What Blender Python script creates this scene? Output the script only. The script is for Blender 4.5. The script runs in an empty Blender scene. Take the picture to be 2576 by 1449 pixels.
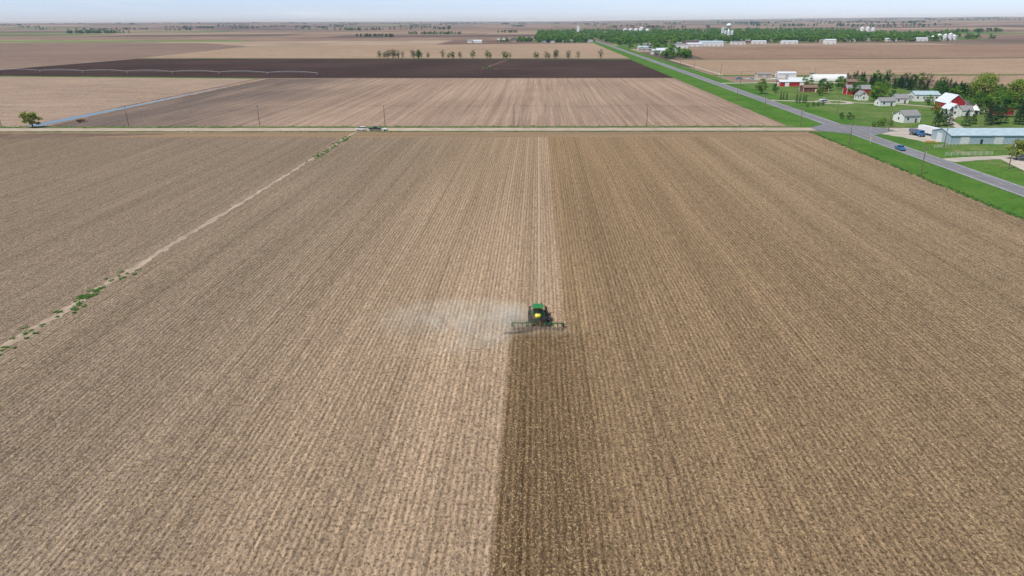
import bpy, math, random
from mathutils import Vector, Matrix, noise as mnoise
random.seed(7)
sc = bpy.context.scene
COL = sc.collection
rad = math.radians

# ------------------------------------------------------------------ terrain
def hz(x, y):
    """terrain height: dead flat nearby, low rolling hills far away"""
    d = math.hypot(x, y)
    k = min(max((d - 4200.0) / 9000.0, 0.0), 1.0)
    if k <= 0: return 0.0
    n = mnoise.noise(Vector((x * 0.00018, y * 0.00030, 3.3))) + 0.5 * mnoise.noise(Vector((x * 0.0006, y * 0.0008, 9.1)))
    side = 0.25 + 0.75 * min(1.0, abs(x) / 9000.0)
    return k * (30.0 * max(0.0, n + 0.55) * side + 8 + 26 * min(1.0, abs(x) / 12000.0))

# ------------------------------------------------------------------ node DSL
class NT:
    def __init__(s, name):
        s.m = bpy.data.materials.new(name); s.m.use_nodes = True
        s.t = s.m.node_tree; s.t.nodes.clear()
        s.out = s.t.nodes.new('ShaderNodeOutputMaterial')
        s.b = s.t.nodes.new('ShaderNodeBsdfPrincipled')
        s.t.links.new(s.b.outputs[0], s.out.inputs[0])
        s.b.inputs['Roughness'].default_value = 0.9
        s.b.inputs['Specular IOR Level'].default_value = 0.15
        s._sep = None
    def put(s, sock, v):
        if isinstance(v, (int, float)):
            sock.default_value = v
        elif isinstance(v, (tuple, list)):
            sock.default_value = tuple(v) + (1,) * (len(sock.default_value) - len(v))
        else:
            s.t.links.new(v, sock)
    def M(s, op, a, b=0.0, c=None):
        n = s.t.nodes.new('ShaderNodeMath'); n.operation = op
        s.put(n.inputs[0], a); s.put(n.inputs[1], b)
        if c is not None: s.put(n.inputs[2], c)
        return n.outputs[0]
    def pos(s):
        if s._sep is None:
            g = s.t.nodes.new('ShaderNodeNewGeometry')
            sp = s.t.nodes.new('ShaderNodeSeparateXYZ')
            s.t.links.new(g.outputs['Position'], sp.inputs[0])
            s._sep = (sp.outputs[0], sp.outputs[1], sp.outputs[2], g.outputs['Position'])
        return s._sep
    def vec(s, x, y, z=0.0):
        c = s.t.nodes.new('ShaderNodeCombineXYZ')
        s.put(c.inputs[0], x); s.put(c.inputs[1], y); s.put(c.inputs[2], z)
        return c.outputs[0]
    def noise(s, v, scale=1.0, detail=2.0, rough=0.5):
        n = s.t.nodes.new('ShaderNodeTexNoise')
        s.put(n.inputs['Vector'], v)
        n.inputs['Scale'].default_value = scale
        n.inputs['Detail'].default_value = detail
        n.inputs['Roughness'].default_value = rough
        return n.outputs[0]
    def sn(s, sx, sy, detail=2.0, off=0.0, rough=0.5):
        x, y, z, p = s.pos()
        return s.noise(s.vec(s.M('MULTIPLY_ADD', x, sx, off), s.M('MULTIPLY', y, sy), off), 1.0, detail, rough)
    def step(s, v, a, b, lo=0.0, hi=1.0):
        n = s.t.nodes.new('ShaderNodeMapRange'); n.interpolation_type = 'SMOOTHSTEP'
        s.put(n.inputs[0], v)
        n.inputs[1].default_value = a; n.inputs[2].default_value = b
        n.inputs[3].default_value = lo; n.inputs[4].default_value = hi
        return n.outputs[0]
    def mix(s, f, a, b, mode='MIX'):
        n = s.t.nodes.new('ShaderNodeMix'); n.data_type = 'RGBA'; n.blend_type = mode
        s.put(n.inputs[0], f); s.put(n.inputs[6], a); s.put(n.inputs[7], b)
        return n.outputs[2]
    def scale(s, c, f):
        n = s.t.nodes.new('ShaderNodeVectorMath'); n.operation = 'SCALE'
        s.put(n.inputs[0], c); s.put(n.inputs[3], f)
        return n.outputs[0]
    def bump(s, h, strength=0.5, dist=0.1):
        n = s.t.nodes.new('ShaderNodeBump')
        n.inputs['Strength'].default_value = strength
        n.inputs['Distance'].default_value = dist
        s.put(n.inputs['Height'], h)
        s.t.links.new(n.outputs[0], s.b.inputs['Normal'])
    def color(s, c):
        s.put(s.b.inputs['Base Color'], c)

MATS = {}
def simple(name, c, rough=0.6, spec=0.3, var=0.12, scale=1.5, metal=0.0):
    if name in MATS: return MATS[name]
    n = NT(name); x, y, z, p = n.pos()
    f = n.noise(p, scale, 3.0)
    n.color(n.scale(c, n.step(f, 0.25, 0.75, 1 - var, 1 + var)))
    n.b.inputs['Roughness'].default_value = rough
    n.b.inputs['Specular IOR Level'].default_value = spec
    n.b.inputs['Metallic'].default_value = metal
    MATS[name] = n.m
    return n.m

def leaf(name, c):
    if name in MATS: return MATS[name]
    n = NT(name); x, y, z, p = n.pos()
    f = n.noise(p, 0.45, 3.0)
    n.color(n.mix(f, tuple(v * 0.72 for v in c), tuple(min(1, v * 1.35) for v in c)))
    n.b.inputs['Roughness'].default_value = 0.75
    # thin leaves pass some light
    tr = n.t.nodes.new('ShaderNodeBsdfTranslucent'); tr.inputs[0].default_value = (c[0] * 1.3, c[1] * 1.4, c[2] * 0.8, 1)
    mx = n.t.nodes.new('ShaderNodeMixShader'); mx.inputs[0].default_value = 0.38
    n.t.links.new(n.b.outputs[0], mx.inputs[1]); n.t.links.new(tr.outputs[0], mx.inputs[2])
    n.t.links.new(mx.outputs[0], n.out.inputs[0])
    MATS[name] = n.m
    return n.m

# ---- main corn-stubble field
def main_field():
    n = NT('stubble_field'); x, y, z, p = n.pos()
    wob = n.M('MULTIPLY', n.sn(0.25, 0.03), 3.0)
    rows = n.M('MULTIPLY_ADD', n.M('SINE', n.M('ADD', n.M('MULTIPLY', x, 2 * math.pi / 0.762), wob)), 0.5, 0.5)
    s1 = n.sn(0.16, 0.004, 3.0)
    s2 = n.sn(0.9, 0.012, 3.0, 5.0)
    s3 = n.sn(2.2, 0.25, 2.0, 9.0)
    big = n.sn(0.012, 0.006, 3.0, 2.0)
    light = (0.365, 0.262, 0.180); grey = (0.255, 0.198, 0.150); brown = (0.262, 0.178, 0.106)
    # soil tone: greyer in the west, pale next to the unworked edge, browner on the worked side
    c = n.mix(n.step(x, -70, -6), grey, light)
    c = n.mix(n.step(x, -85, -92), c, (0.235, 0.183, 0.142))
    worked = n.M('MAXIMUM', n.step(x, 4.5, 5.3), n.M('MULTIPLY', n.step(x, -4.5, -3.9), n.step(y, 109.5, 106.5)))
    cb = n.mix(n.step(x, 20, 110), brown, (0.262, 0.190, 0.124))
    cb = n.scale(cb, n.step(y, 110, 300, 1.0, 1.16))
    # alternate passes of the implement differ slightly in tone
    cb = n.scale(cb, n.M('MULTIPLY_ADD', n.step(n.M('SINE', n.M('MULTIPLY', n.M('SUBTRACT', x, 4.6), math.pi / 9.144)), -0.25, 0.25), 0.10, 0.95))
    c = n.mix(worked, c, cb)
    # freshly turned, moist band behind the machine
    fresh = n.M('MULTIPLY', n.M('MULTIPLY', n.step(x, -4.6, -3.9), n.step(x, 15.0, 2.0)), n.step(y, 109.5, 105.0))
    fresh = n.M('MULTIPLY', fresh, n.step(s2, 0.25, 0.62, 0.40, 1.0))
    c = n.mix(n.M('MULTIPLY', fresh, 0.90), c, (0.165, 0.104, 0.057))
    # loose dust settled downwind of the machine
    ds = n.M('ADD', n.M('POWER', n.M('DIVIDE', n.M('ADD', x, 13.0), 18.0), 2.0), n.M('POWER', n.M('DIVIDE', n.M('SUBTRACT', y, 108.0), 15.0), 2.0))
    dust = n.M('MULTIPLY', n.step(n.M('ADD', ds, n.M('MULTIPLY', n.sn(0.12, 0.12, 4.0, 3.0), 1.6)), 2.0, 0.5), n.step(x, -2.0, -7.0))
    c = n.mix(n.M('MULTIPLY', dust, 0.42), c, (0.50, 0.385, 0.28))
    f = n.M('MULTIPLY_ADD', n.M('SINE', n.M('MULTIPLY', x, 2 * math.pi / 18.3)), 0.04, 1.0)
    f = n.M('MULTIPLY', f, n.step(s1, 0.3, 0.7, 0.90, 1.08))
    f = n.M('MULTIPLY', f, n.step(s2, 0.3, 0.7, 0.87, 1.10))
    f = n.M('MULTIPLY', f, n.step(s3, 0.3, 0.7, 0.84, 1.14))
    f = n.M('MULTIPLY', f, n.step(big, 0.3, 0.7, 0.89, 1.08))
    rowamp = n.M('MULTIPLY_ADD', fresh, 0.28, 0.24)
    f = n.M('MULTIPLY', f, n.M('SUBTRACT', 1.08, n.M('MULTIPLY', rowamp, rows)))
    # wheel / guess-row tracks
    tr = n.M('PINGPONG', n.M('ADD', x, 1.6), 4.57)
    trm = n.M('MULTIPLY', n.step(tr, 0.45, 0.15), n.step(s2, 0.38, 0.6))
    f = n.M('MULTIPLY', f, n.M('MULTIPLY_ADD', trm, -0.32, 1.0))
    # lumpy texture
    lum = n.sn(1.5, 1.0, 3.0, 12.0, 0.6)
    f = n.M('MULTIPLY', f, n.step(lum, 0.3, 0.7, 0.74, 1.22))
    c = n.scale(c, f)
    # pale dusty lanes ahead of the tractor
    l1 = n.step(n.M('ABSOLUTE', n.M('SUBTRACT', x, 0.6)), 0.42, 0.15)
    l2 = n.step(n.M('ABSOLUTE', n.M('ADD', x, 3.9)), 0.35, 0.12)
    l3 = n.step(n.M('ABSOLUTE', n.M('ADD', x, 8.6)), 0.35, 0.12)
    lanes = n.M('MULTIPLY', n.M('MAXIMUM', l1, n.M('MAXIMUM', n.M('MULTIPLY', l2, .6), n.M('MULTIPLY', l3, .7))), n.step(y, 114, 120))
    c = n.mix(n.M('MULTIPLY', lanes, 0.7), c, (0.47, 0.36, 0.26))
    # headland along the gravel road: turned across
    xs = n.sn(0.01, 0.9, 3.0, 4.0)
    head = n.step(n.M('ADD', y, n.M('MULTIPLY', n.sn(0.05, 0.05), 3.0)), 318.5, 320.5)
    hc = n.scale((0.275, 0.190, 0.128), n.step(xs, 0.3, 0.7, 0.72, 1.2))
    c = n.mix(head, c, hc)
    # straw residue and clods: fine litter plus larger clumps
    r1 = n.noise(n.vec(n.M('MULTIPLY', x, 5.0), n.M('MULTIPLY', y, 3.4)), 1.0, 3.0, 0.65)
    r2 = n.noise(n.vec(n.M('MULTIPLY', x, 3.2), n.M('MULTIPLY', y, 2.3), 7.0), 1.0, 3.0, 0.7)
    r3 = n.noise(n.vec(n.M('MULTIPLY', x, 2.2), n.M('MULTIPLY', y, 1.3), 17.0), 1.0, 3.0, 0.7)
    straw = n.M('MULTIPLY', n.step(r1, 0.53, 0.61), n.step(s3, 0.35, 0.6, 0.45, 0.95))
    c = n.mix(n.M('MULTIPLY', straw, 0.68), c, (0.52, 0.39, 0.19))
    c = n.mix(n.M('MULTIPLY', n.step(r3, 0.57, 0.66), 0.55), c, (0.50, 0.38, 0.21))
    clod = n.M('MULTIPLY', n.step(r2, 0.52, 0.60), n.M('MULTIPLY_ADD', worked, 0.14, 0.72))
    c = n.mix(clod, c, (0.070, 0.046, 0.030))
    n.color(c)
    n.b.inputs['Roughness'].default_value = 1.0
    n.b.inputs['Specular IOR Level'].default_value = 0.0
    h = n.M('ADD', n.M('MULTIPLY', rows, 0.7), n.M('ADD', n.M('MULTIPLY', r2, 1.4), n.M('MULTIPLY', lum, 1.8)))
    n.bump(h, 0.95, 0.14)
    return n.m

def field(name, c, c2, sx=0.12, sy=0.004, amp=0.12, patch=0.01, grain=1.2, contrast=0.5, west=None):
    """generic farmland: streaks along one axis, soft patches, grain"""
    tn = (0.95, 0.885, 0.83); c = tuple(a * b for a, b in zip(c, tn)); c2 = tuple(a * b for a, b in zip(c2, tn))
    n = NT(name); x, y, z, p = n.pos()
    a = n.sn(patch, patch, 4.0, 1.7)
    st = n.sn(sx, sy, 4.0, 4.1)
    st2 = n.sn(sx * 5, sy * 5, 3.0, 8.1)
    g = n.sn(grain, grain, 3.0, 2.2)
    col = n.mix(n.step(a, 0.5 - contrast / 2, 0.5 + contrast / 2), c, c2)
    if west:
        xx = n.M('ADD', x, n.M('MULTIPLY', n.M('SUBTRACT', a, 0.5), 90.0))
        wet = n.M('MULTIPLY', n.step(xx, west[1], west[0]), n.step(n.sn(0.05, 0.012, 4.0, 6.0), 0.25, 0.6, 0.55, 1.0))
        col = n.mix(wet, col, west[2])
    f = n.M('MULTIPLY', n.step(st, 0.3, 0.7, 1 - amp, 1 + amp), n.step(st2, 0.3, 0.7, 1 - amp, 1 + amp))
    f = n.M('MULTIPLY', f, n.step(g, 0.3, 0.7, 0.84, 1.16))
    n.color(n.scale(col, f))
    n.b.inputs['Roughness'].default_value = 1.0
    n.b.inputs['Specular IOR Level'].default_value = 0.0
    n.bump(g, 0.3, 0.1)
    return n.m

def grass(name, c=(0.055, 0.140, 0.018), c2=(0.092, 0.178, 0.029), tan=0.0):
    n = NT(name); x, y, z, p = n.pos()
    a = n.noise(p, 0.06, 4.0); b = n.noise(p, 0.5, 4.0, 0.65); d = n.noise(p, 2.0, 3.0)
    col = n.mix(n.step(a, 0.3, 0.7), c, c2)
    col = n.mix(n.step(b, 0.5, 0.72, 0, 0.7), col, (0.024, 0.068, 0.012))
    if tan > 0:
        col = n.mix(n.step(n.noise(p, 0.18, 4.0), 0.5, 0.66, 0, tan), col, (0.27, 0.22, 0.13))
    n.color(n.scale(col, n.step(d, 0.3, 0.7, 0.74, 1.26)))
    n.bump(d, 0.6, 0.25)
    n.b.inputs['Specular IOR Level'].default_value = 0.05
    return n.m

def far_ground():
    """patchwork of half-section fields on the ground sheet"""
    n = NT('farmland'); x, y, z, p = n.pos()
    wn = n.t.nodes.new('ShaderNodeTexWhiteNoise'); wn.noise_dimensions = '2D'
    yy = n.M('FLOOR', n.M('DIVIDE', y, 402.0))
    cx = n.M('FLOOR', n.M('DIVIDE', n.M('ADD', x, n.M('MULTIPLY', yy, 260.0)), 805.0))
    n.put(wn.inputs['Vector'], n.vec(cx, yy))
    cr = n.t.nodes.new('ShaderNodeValToRGB'); cr.color_ramp.interpolation = 'CONSTANT'
    e = cr.color_ramp.elements
    cols = [(0.0, (0.225, 0.162, 0.124)), (0.2, (0.165, 0.116, 0.094)), (0.36, (0.28, 0.210, 0.155)),
            (0.5, (0.125, 0.092, 0.080)), (0.62, (0.24, 0.175, 0.135)), (0.76, (0.19, 0.144, 0.120)),
            (0.88, (0.31, 0.238, 0.175)), (0.93, (0.10, 0.16, 0.055))]
    e[0].position = 0; e[0].color = cols[0][1] + (1,)
    e[1].position = cols[1][0]; e[1].color = cols[1][1] + (1,)
    for ps, cc in cols[2:]:
        k = e.new(ps); k.color = cc + (1,)
    n.put(cr.inputs[0], wn.outputs[0])
    a = n.sn(0.004, 0.004, 5.0, 3.0); st = n.sn(0.02, 0.003, 4.0, 1.0)
    f = n.M('MULTIPLY', n.step(a, 0.3, 0.7, 0.84, 1.14), n.step(st, 0.3, 0.7, 0.92, 1.08))
    c = n.scale(cr.outputs[0], f)
    # section roads with grassy ditches
    ry = n.M('PINGPONG', y, 804.0); rx = n.M('PINGPONG', n.M('SUBTRACT', x, 149.0), 804.0)
    c = n.mix(n.M('MULTIPLY', n.step(n.M('MINIMUM', ry, rx), 14, 9), 0.7), c, (0.10, 0.15, 0.05))
    n.color(c); n.b.inputs['Roughness'].default_value = 1; n.b.inputs['Specular IOR Level'].default_value = 0
    return n.m

def asphalt():
    n = NT('asphalt'); x, y, z, p = n.pos()
    a = n.sn(0.8, 0.02, 3.0); b = n.noise(p, 0.25, 4.0); c = n.noise(p, 8.0, 2.0)
    f = n.M('MULTIPLY', n.step(a, 0.3, 0.7, 0.86, 1.12), n.step(b, 0.3, 0.7, 0.92, 1.08))
    f = n.M('MULTIPLY', f, n.step(c, 0.3, 0.7, 0.93, 1.07))
    col = n.scale((0.19, 0.19, 0.205), f)
    seam = n.M('PINGPONG', n.M('ADD', y, n.M('MULTIPLY', n.noise(p, 0.6), 1.2)), 7.5)
    col = n.mix(n.M('MULTIPLY', n.step(seam, 0.16, 0.06), 0.6), col, (0.09, 0.09, 0.09))
    n.color(col); n.b.inputs['Roughness'].default_value = 0.9
    return n.m

def gravel(name, c):
    n = NT(name); x, y, z, p = n.pos()
    a = n.noise(p, 0.15, 4.0); b = n.noise(p, 2.0, 3.0)
    tr = n.sn(0.02, 1.2, 2.0)
    f = n.M('MULTIPLY', n.step(a, 0.3, 0.7, 0.86, 1.1), n.step(b, 0.3, 0.7, 0.9, 1.1))
    f = n.M('MULTIPLY', f, n.step(tr, 0.35, 0.65, 0.86, 1.08))
    n.color(n.scale(c, f)); n.bump(b, 0.3, 0.05)
    return n.m

# ------------------------------------------------------------------ mesh builder
class MB:
    def __init__(s): s.v = []; s.f = []; s.mi = []
    def add(s, vs, fs, mi=0):
        o = len(s.v); s.v += [tuple(v) for v in vs]
        for f in fs: s.f.append(tuple(i + o for i in f)); s.mi.append(mi)
    def box(s, c, size, mi=0, rz=0.0, taper=1.0):
        hx, hy, hh = size[0] / 2, size[1] / 2, size[2] / 2
        ca, sa = math.cos(rz), math.sin(rz); vs = []
        for k in (-1, 1):
            t = taper if k > 0 else 1.0
            for a, b in ((-1, -1), (1, -1), (1, 1), (-1, 1)):
                px, py = a * hx * t, b * hy * t
                vs.append((c[0] + px * ca - py * sa, c[1] + px * sa + py * ca, c[2] + k * hh))
        s.add(vs, [(3, 2, 1, 0), (4, 5, 6, 7), (0, 1, 5, 4), (1, 2, 6, 5), (2, 3, 7, 6), (3, 0, 4, 7)], mi)
    def cyl(s, p0, p1, r0, r1=None, n=10, mi=0, caps=True):
        if r1 is None: r1 = r0
        p0 = Vector(p0); p1 = Vector(p1); d = (p1 - p0).normalized()
        a = d.orthogonal().normalized(); b = d.cross(a); vs = []
        for p, r in ((p0, r0), (p1, r1)):
            for i in range(n):
                t = 2 * math.pi * i / n
                vs.append(p + a * (math.cos(t) * r) + b * (math.sin(t) * r))
        fs = [(i, (i + 1) % n, n + (i + 1) % n, n + i) for i in range(n)]
        if caps: fs += [tuple(range(n))[::-1], tuple(range(n, 2 * n))]
        s.add(vs, fs, mi)
    def ball(s, c, r, mi=0, n=12, m=8, sz=1.0):
        vs = []; fs = []
        for j in range(m + 1):
            ph = math.pi * j / m
            for i in range(n):
                t = 2 * math.pi * i / n
                vs.append((c[0] + r * math.sin(ph) * math.cos(t), c[1] + r * math.sin(ph) * math.sin(t), c[2] + r * sz * math.cos(ph)))
        for j in range(m):
            for i in range(n):
                fs.append((j * n + i, (j + 1) * n + i, (j + 1) * n + (i + 1) % n, j * n + (i + 1) % n))
        s.add(vs, fs, mi)
    def prism(s, prof, y0, y1, mi=0, axis='y'):
        """extrude closed 2D profile [(a,z)] from y0 to y1"""
        n = len(prof)
        if axis == 'y': vs = [(a, y0, z) for a, z in prof] + [(a, y1, z) for a, z in prof]
        else: vs = [(y0, a, z) for a, z in prof] + [(y1, a, z) for a, z in prof]
        fs = [(i, (i + 1) % n, n + (i + 1) % n, n + i) for i in range(n)] + [tuple(range(n))[::-1], tuple(range(n, 2 * n))]
        s.add(vs, fs, mi)
    def mesh(s, name, mats, smooth=False):
        me = bpy.data.meshes.new(name); me.from_pydata(s.v, [], s.f)
        for m in mats: me.materials.append(m)
        me.polygons.foreach_set('material_index', s.mi)
        if smooth: me.polygons.foreach_set('use_smooth', [True] * len(s.f))
        me.update(); return me
    def obj(s, name, mats, loc=(0, 0, 0), rz=0.0, parent=None, smooth=False, scale=1.0):
        ob = bpy.data.objects.new(name, s.mesh(name, mats, smooth))
        ob.location = loc; ob.rotation_euler = (0, 0, rz); ob.scale = (scale,) * 3
        COL.objects.link(ob)
        if parent: ob.parent = parent
        return ob

def empty(name, loc=(0, 0, 0), rz=0.0, scale=1.0):
    e = bpy.data.objects.new(name, None); e.location = loc; e.rotation_euler = (0, 0, rz); e.scale = (scale,) * 3
    e.empty_display_size = 0.5
    COL.objects.link(e); return e

def sheet(name, pts, z, mat):
    me = bpy.data.meshes.new(name)
    me.from_pydata([(a, b, z) for a, b in pts], [], [tuple(range(len(pts)))])
    me.materials.append(mat); me.update()
    if me.polygons[0].normal.z < 0: me.flip_normals()
    ob = bpy.data.objects.new(name, me); COL.objects.link(ob); return ob

def strip(name, pts, widths, z, mat, jag=0.0, sub=6.0):
    """ribbon following a polyline with a ragged edge"""
    P = []
    for i in range(len(pts) - 1):
        a = Vector(pts[i]); b = Vector(pts[i + 1]); L = (b - a).length; k = max(1, int(L / sub))
        for j in range(k):
            t = j / k; P.append((a.lerp(b, t), widths[i] * (1 - t) + widths[i + 1] * t))
    P.append((Vector(pts[-1]), widths[-1]))
    vs = []; fs = []
    for i, (p, w) in enumerate(P):
        q = P[min(i + 1, len(P) - 1)][0] - P[max(i - 1, 0)][0]; q.normalize(); nn = Vector((-q.y, q.x))
        a = p + nn * (w / 2 + random.uniform(-jag, jag)); b = p - nn * (w / 2 + random.uniform(-jag, jag))
        vs += [(a.x, a.y, z), (b.x, b.y, z)]
        if i: fs.append((2 * i - 2, 2 * i - 1, 2 * i + 1, 2 * i))
    me = bpy.data.meshes.new(name); me.from_pydata(vs, [], fs); me.materials.append(mat); me.update()
    if me.polygons[0].normal.z < 0: me.flip_normals()
    ob = bpy.data.objects.new(name, me); COL.objects.link(ob); return ob

# ------------------------------------------------------------------ ground sheet
def axis(lims):
    out = []
    for a, b, s in lims:
        k = a
        while k < b - 1e-6: out.append(k); k += s
    out.append(lims[-1][1]); return out
gx = axis([(-30000, -12000, 600), (-12000, -2000, 250), (-2000, 2000, 200), (2000, 12000, 250), (12000, 30000, 600)])
gy = axis([(-600, 4000, 200), (4000, 16000, 250), (16000, 32000, 500)])
vs = [(x, y, hz(x, y)) for y in gy for x in gx]
W = len(gx)
fs = [(j * W + i, j * W + i + 1, (j + 1) * W + i + 1, (j + 1) * W + i) for j in range(len(gy) - 1) for i in range(W - 1)]
me = bpy.data.meshes.new('ground'); me.from_pydata(vs, [], fs); me.materials.append(far_ground())
me.polygons.foreach_set('use_smooth', [True] * len(fs)); me.update()
COL.objects.link(bpy.data.objects.new('ground', me))

# fields (laid over the ground sheet)
M_main = main_field()
sheet('stubble_field', [(-86.5, -60), (130, -60), (130, 333), (-86.5, 333)], 0.02, M_main)
sheet('fallow_field', [(-420, -60), (-86.5, -60), (-86.5, 333), (-420, 333)], 0.02, M_main)
strip('fallow_field', [(-420, 318), (-300, 320), (-235, 322), (-180, 328)], [26, 22, 16, 2], 0.03,
      field('dark_corner', (0.12, 0.09, 0.075), (0.19, 0.15, 0.12), patch=0.03), jag=1.2, sub=4)
M_mid = field('middle_field', (0.275, 0.212, 0.168), (0.345, 0.272, 0.215), sx=0.28, sy=0.003, amp=0.15, patch=0.012, grain=0.8,
              west=(-235, -100, (0.140, 0.110, 0.094)))
sheet('tilled_field', [(-258, 353), (125, 353), (123, 656), (-258, 669)], 0.03, M_mid)
M_lf = field('pale_field', (0.285, 0.228, 0.185), (0.335, 0.272, 0.218), sx=0.03, sy=0.12, amp=0.09, patch=0.008, grain=0.6)
sheet('pale_field', [(-900, 353), (-268, 353), (-268, 671), (-560, 714), (-900, 760)], 0.03, M_lf)
M_dark = field('ploughed_soil', (0.052, 0.037, 0.036), (0.076, 0.054, 0.050), sx=0.01, sy=0.10, amp=0.10, patch=0.008, grain=0.6)
sheet('ploughed_field', [(-640, 731), (-560, 718), (-268, 676), (126, 660), (127, 972), (-36, 998), (-604, 1062)], 0.06, M_dark)
M_far1 = field('far_tan', (0.30, 0.235, 0.175), (0.345, 0.27, 0.205), sx=0.01, sy=0.03, amp=0.07, patch=0.004, grain=0.3)
sheet('bean_field', [(-600, 1078), (128, 1006), (128, 1690), (-640, 1600)], 0.10, M_far1)
M_far2 = field('far_grey', (0.195, 0.150, 0.130), (0.24, 0.188, 0.158), sx=0.01, sy=0.03, amp=0.07, patch=0.004, grain=0.3)
sheet('fallow_field', [(-2400, 900), (-648, 790), (-608, 1066), (-650, 1600), (-900, 1900), (-2400, 2050)], 0.10, M_far2)
sheet('winter_wheat_field', [(-1750, 2110), (-840, 1990), (-830, 2100), (-1780, 2290)], 0.14, grass('wheat', (0.12, 0.21, 0.05), (0.17, 0.25, 0.08)))
M_r1 = field('east_tan', (0.285, 0.22, 0.160), (0.335, 0.262, 0.195), sx=0.02, sy=0.05, amp=0.08, patch=0.005, grain=0.4)
sheet('bean_field', [(176, 690), (1500, 690), (1500, 965), (176, 965)], 0.06, M_r1)
sheet('fallow_field', [(225, 975), (1800, 1000), (1800, 1420), (520, 1470), (250, 1330)], 0.10,
      field('east_brown', (0.235, 0.168, 0.128), (0.28, 0.208, 0.16), sx=0.02, sy=0.04, amp=0.07, patch=0.005, grain=0.3))
sheet('bean_field', [(318, 420), (900, 420), (900, 672), (345, 672)], 0.05, M_r1)

# grass
M_gr = grass('verge_grass'); M_gr2 = grass('lawn_grass', (0.070, 0.138, 0.027), (0.118, 0.182, 0.045), tan=0.35)
strip('grass_verge', [(137.4, 120), (137.4, 334)], [16.5, 16.5], 0.03, M_gr, jag=0.8, sub=2)
strip('grass_verge', [(135.2, 347), (135.2, 1740)], [20, 22], 0.065, M_gr, jag=0.6, sub=5)
strip('grass_verge', [(159.5, 120), (159.5, 335)], [12, 12], 0.03, M_gr, jag=0.2, sub=5)
strip('grass_verge', [(160, 346), (161.5, 1500)], [13, 13], 0.065, M_gr, jag=0.5, sub=6)
strip('grass_verge', [(-420, 350.3), (128, 350.3)], [4.6, 4.6], 0.07, grass('ditch_grass', (0.06, 0.13, 0.025), (0.13, 0.17, 0.06), 0.4), jag=0.6, sub=3)
strip('grass_verge', [(-420, 335), (128, 335)], [2.6, 2.6], 0.07, grass('ditch_grass2', (0.06, 0.13, 0.025), (0.17, 0.17, 0.08), 0.5), jag=0.6, sub=3)
strip('grass_verge', [(-270, 672.5), (-560, 715), (-700, 738)], [9, 9, 12], 0.075, M_gr, jag=1.5)
strip('grass_verge', [(-610, 1070), (-36, 1002), (128, 984)], [9, 7, 14], 0.12, M_gr, jag=1.5)
strip('grass_verge', [(165, 685), (360, 683), (900, 683)], [12, 10, 6], 0.09, M_gr, jag=2)
strip('grass_verge', [(172, 968), (420, 969), (1100, 985)], [7, 6, 6], 0.12, M_gr, jag=1.5)
sheet('lawn', [(166, 346), (330, 346), (330, 500), (282, 600), (262, 618), (166, 612)], 0.045, M_gr2)
sheet('lawn', [(165.5, 120), (300, 120), (300, 334), (165.5, 334)], 0.028, M_gr2)
M_town = grass('town_grass', (0.065, 0.13, 0.028), (0.11, 0.175, 0.045), tan=0.3)
sheet('lawn', [(-8, 1768), (134, 1740), (134, 3400), (-8, 3400)], 0.16, M_town)
sheet('lawn', [(168, 1340), (235, 1345), (330, 1620), (620, 1690), (1120, 1830), (1300, 2600), (1300, 3400), (168, 3400)], 0.16, M_town)

# roads
M_asp = asphalt(); M_grv = gravel('gravel', (0.42, 0.345, 0.265)); M_grv2 = gravel('pale_gravel', (0.43, 0.39, 0.335))
M_conc = gravel('concrete', (0.46, 0.40, 0.345))
sheet('highway', [(145, 60), (154, 60), (154, 3600), (145, 3600)], 0.10, M_asp)
sheet('gravel_road', [(-900, 337), (145, 337), (145, 346.5), (-900, 346.5)], 0.08, M_grv)
sheet('gravel_road', [(154, 335.5), (900, 335.5), (900, 344.5), (154, 344.5)], 0.08, M_grv2)
sheet('road_apron', [(134, 337.2), (144.9, 326), (144.9, 358), (134, 346.3)], 0.09, M_asp)
sheet('road_apron', [(154.1, 322), (170, 335.6), (170, 344.4), (154.1, 358)], 0.09, M_asp)
wh = simple('road_paint_white', (0.7, 0.7, 0.68), var=0.25); ye = simple('road_paint_yellow', (0.62, 0.42, 0.06), var=0.25)
mk = MB()
for xx in (145.75, 153.25):
    for a, b in ((60, 326), (358, 1600)):
        mk.add([(xx - .08, a, .112), (xx + .08, a, .112), (xx + .08, b, .112), (xx - .08, b, .112)], [(0, 1, 2, 3)], 0)
y = 62
while y < 1500:
    mk.add([(149.42, y, .112), (149.58, y, .112), (149.58, y + 3, .112), (149.42, y + 3, .112)], [(0, 1, 2, 3)], 1); y += 12.2
mk.obj('road_marking', [wh, ye])
# drives, lots
strip('driveway', [(154, 262), (168, 266), (200, 272), (240, 274)], [7, 6, 8, 10], 0.10, M_grv2, jag=0.3, sub=3)
sheet('concrete_pad', [(170, 243), (250, 247), (250, 270), (176, 268)], 0.09, M_conc)
strip('gravel_lot', [(170, 334), (174, 318), (176, 304)], [26, 20, 16], 0.075, M_grv2, jag=1, sub=2)
strip('driveway', [(154, 470), (176, 462), (188, 458)], [5, 4, 4], 0.085, M_grv2)
ring = []
for i in range(25):
    t = 2 * math.pi * i / 24; ring.append((190 + 9.5 * math.cos(t), 458 + 9.5 * math.sin(t)))
strip('driveway', ring, [4.5] * 25, 0.095, M_grv2, sub=3)
strip('driveway', [(154, 600), (190, 606), (240, 602), (262, 600)], [6, 7, 10, 12], 0.085, M_grv2, jag=0.6)
strip('gravel_lot', [(186, 645), (215, 648), (262, 645)], [24, 34, 30], 0.085, gravel('yard_gravel', (0.36, 0.32, 0.26)), jag=2)
strip('driveway', [(199, 455), (225, 445), (240, 430), (235, 400), (215, 372), (205, 344)], [3.5] * 6, 0.085, M_grv2, sub=4)
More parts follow.
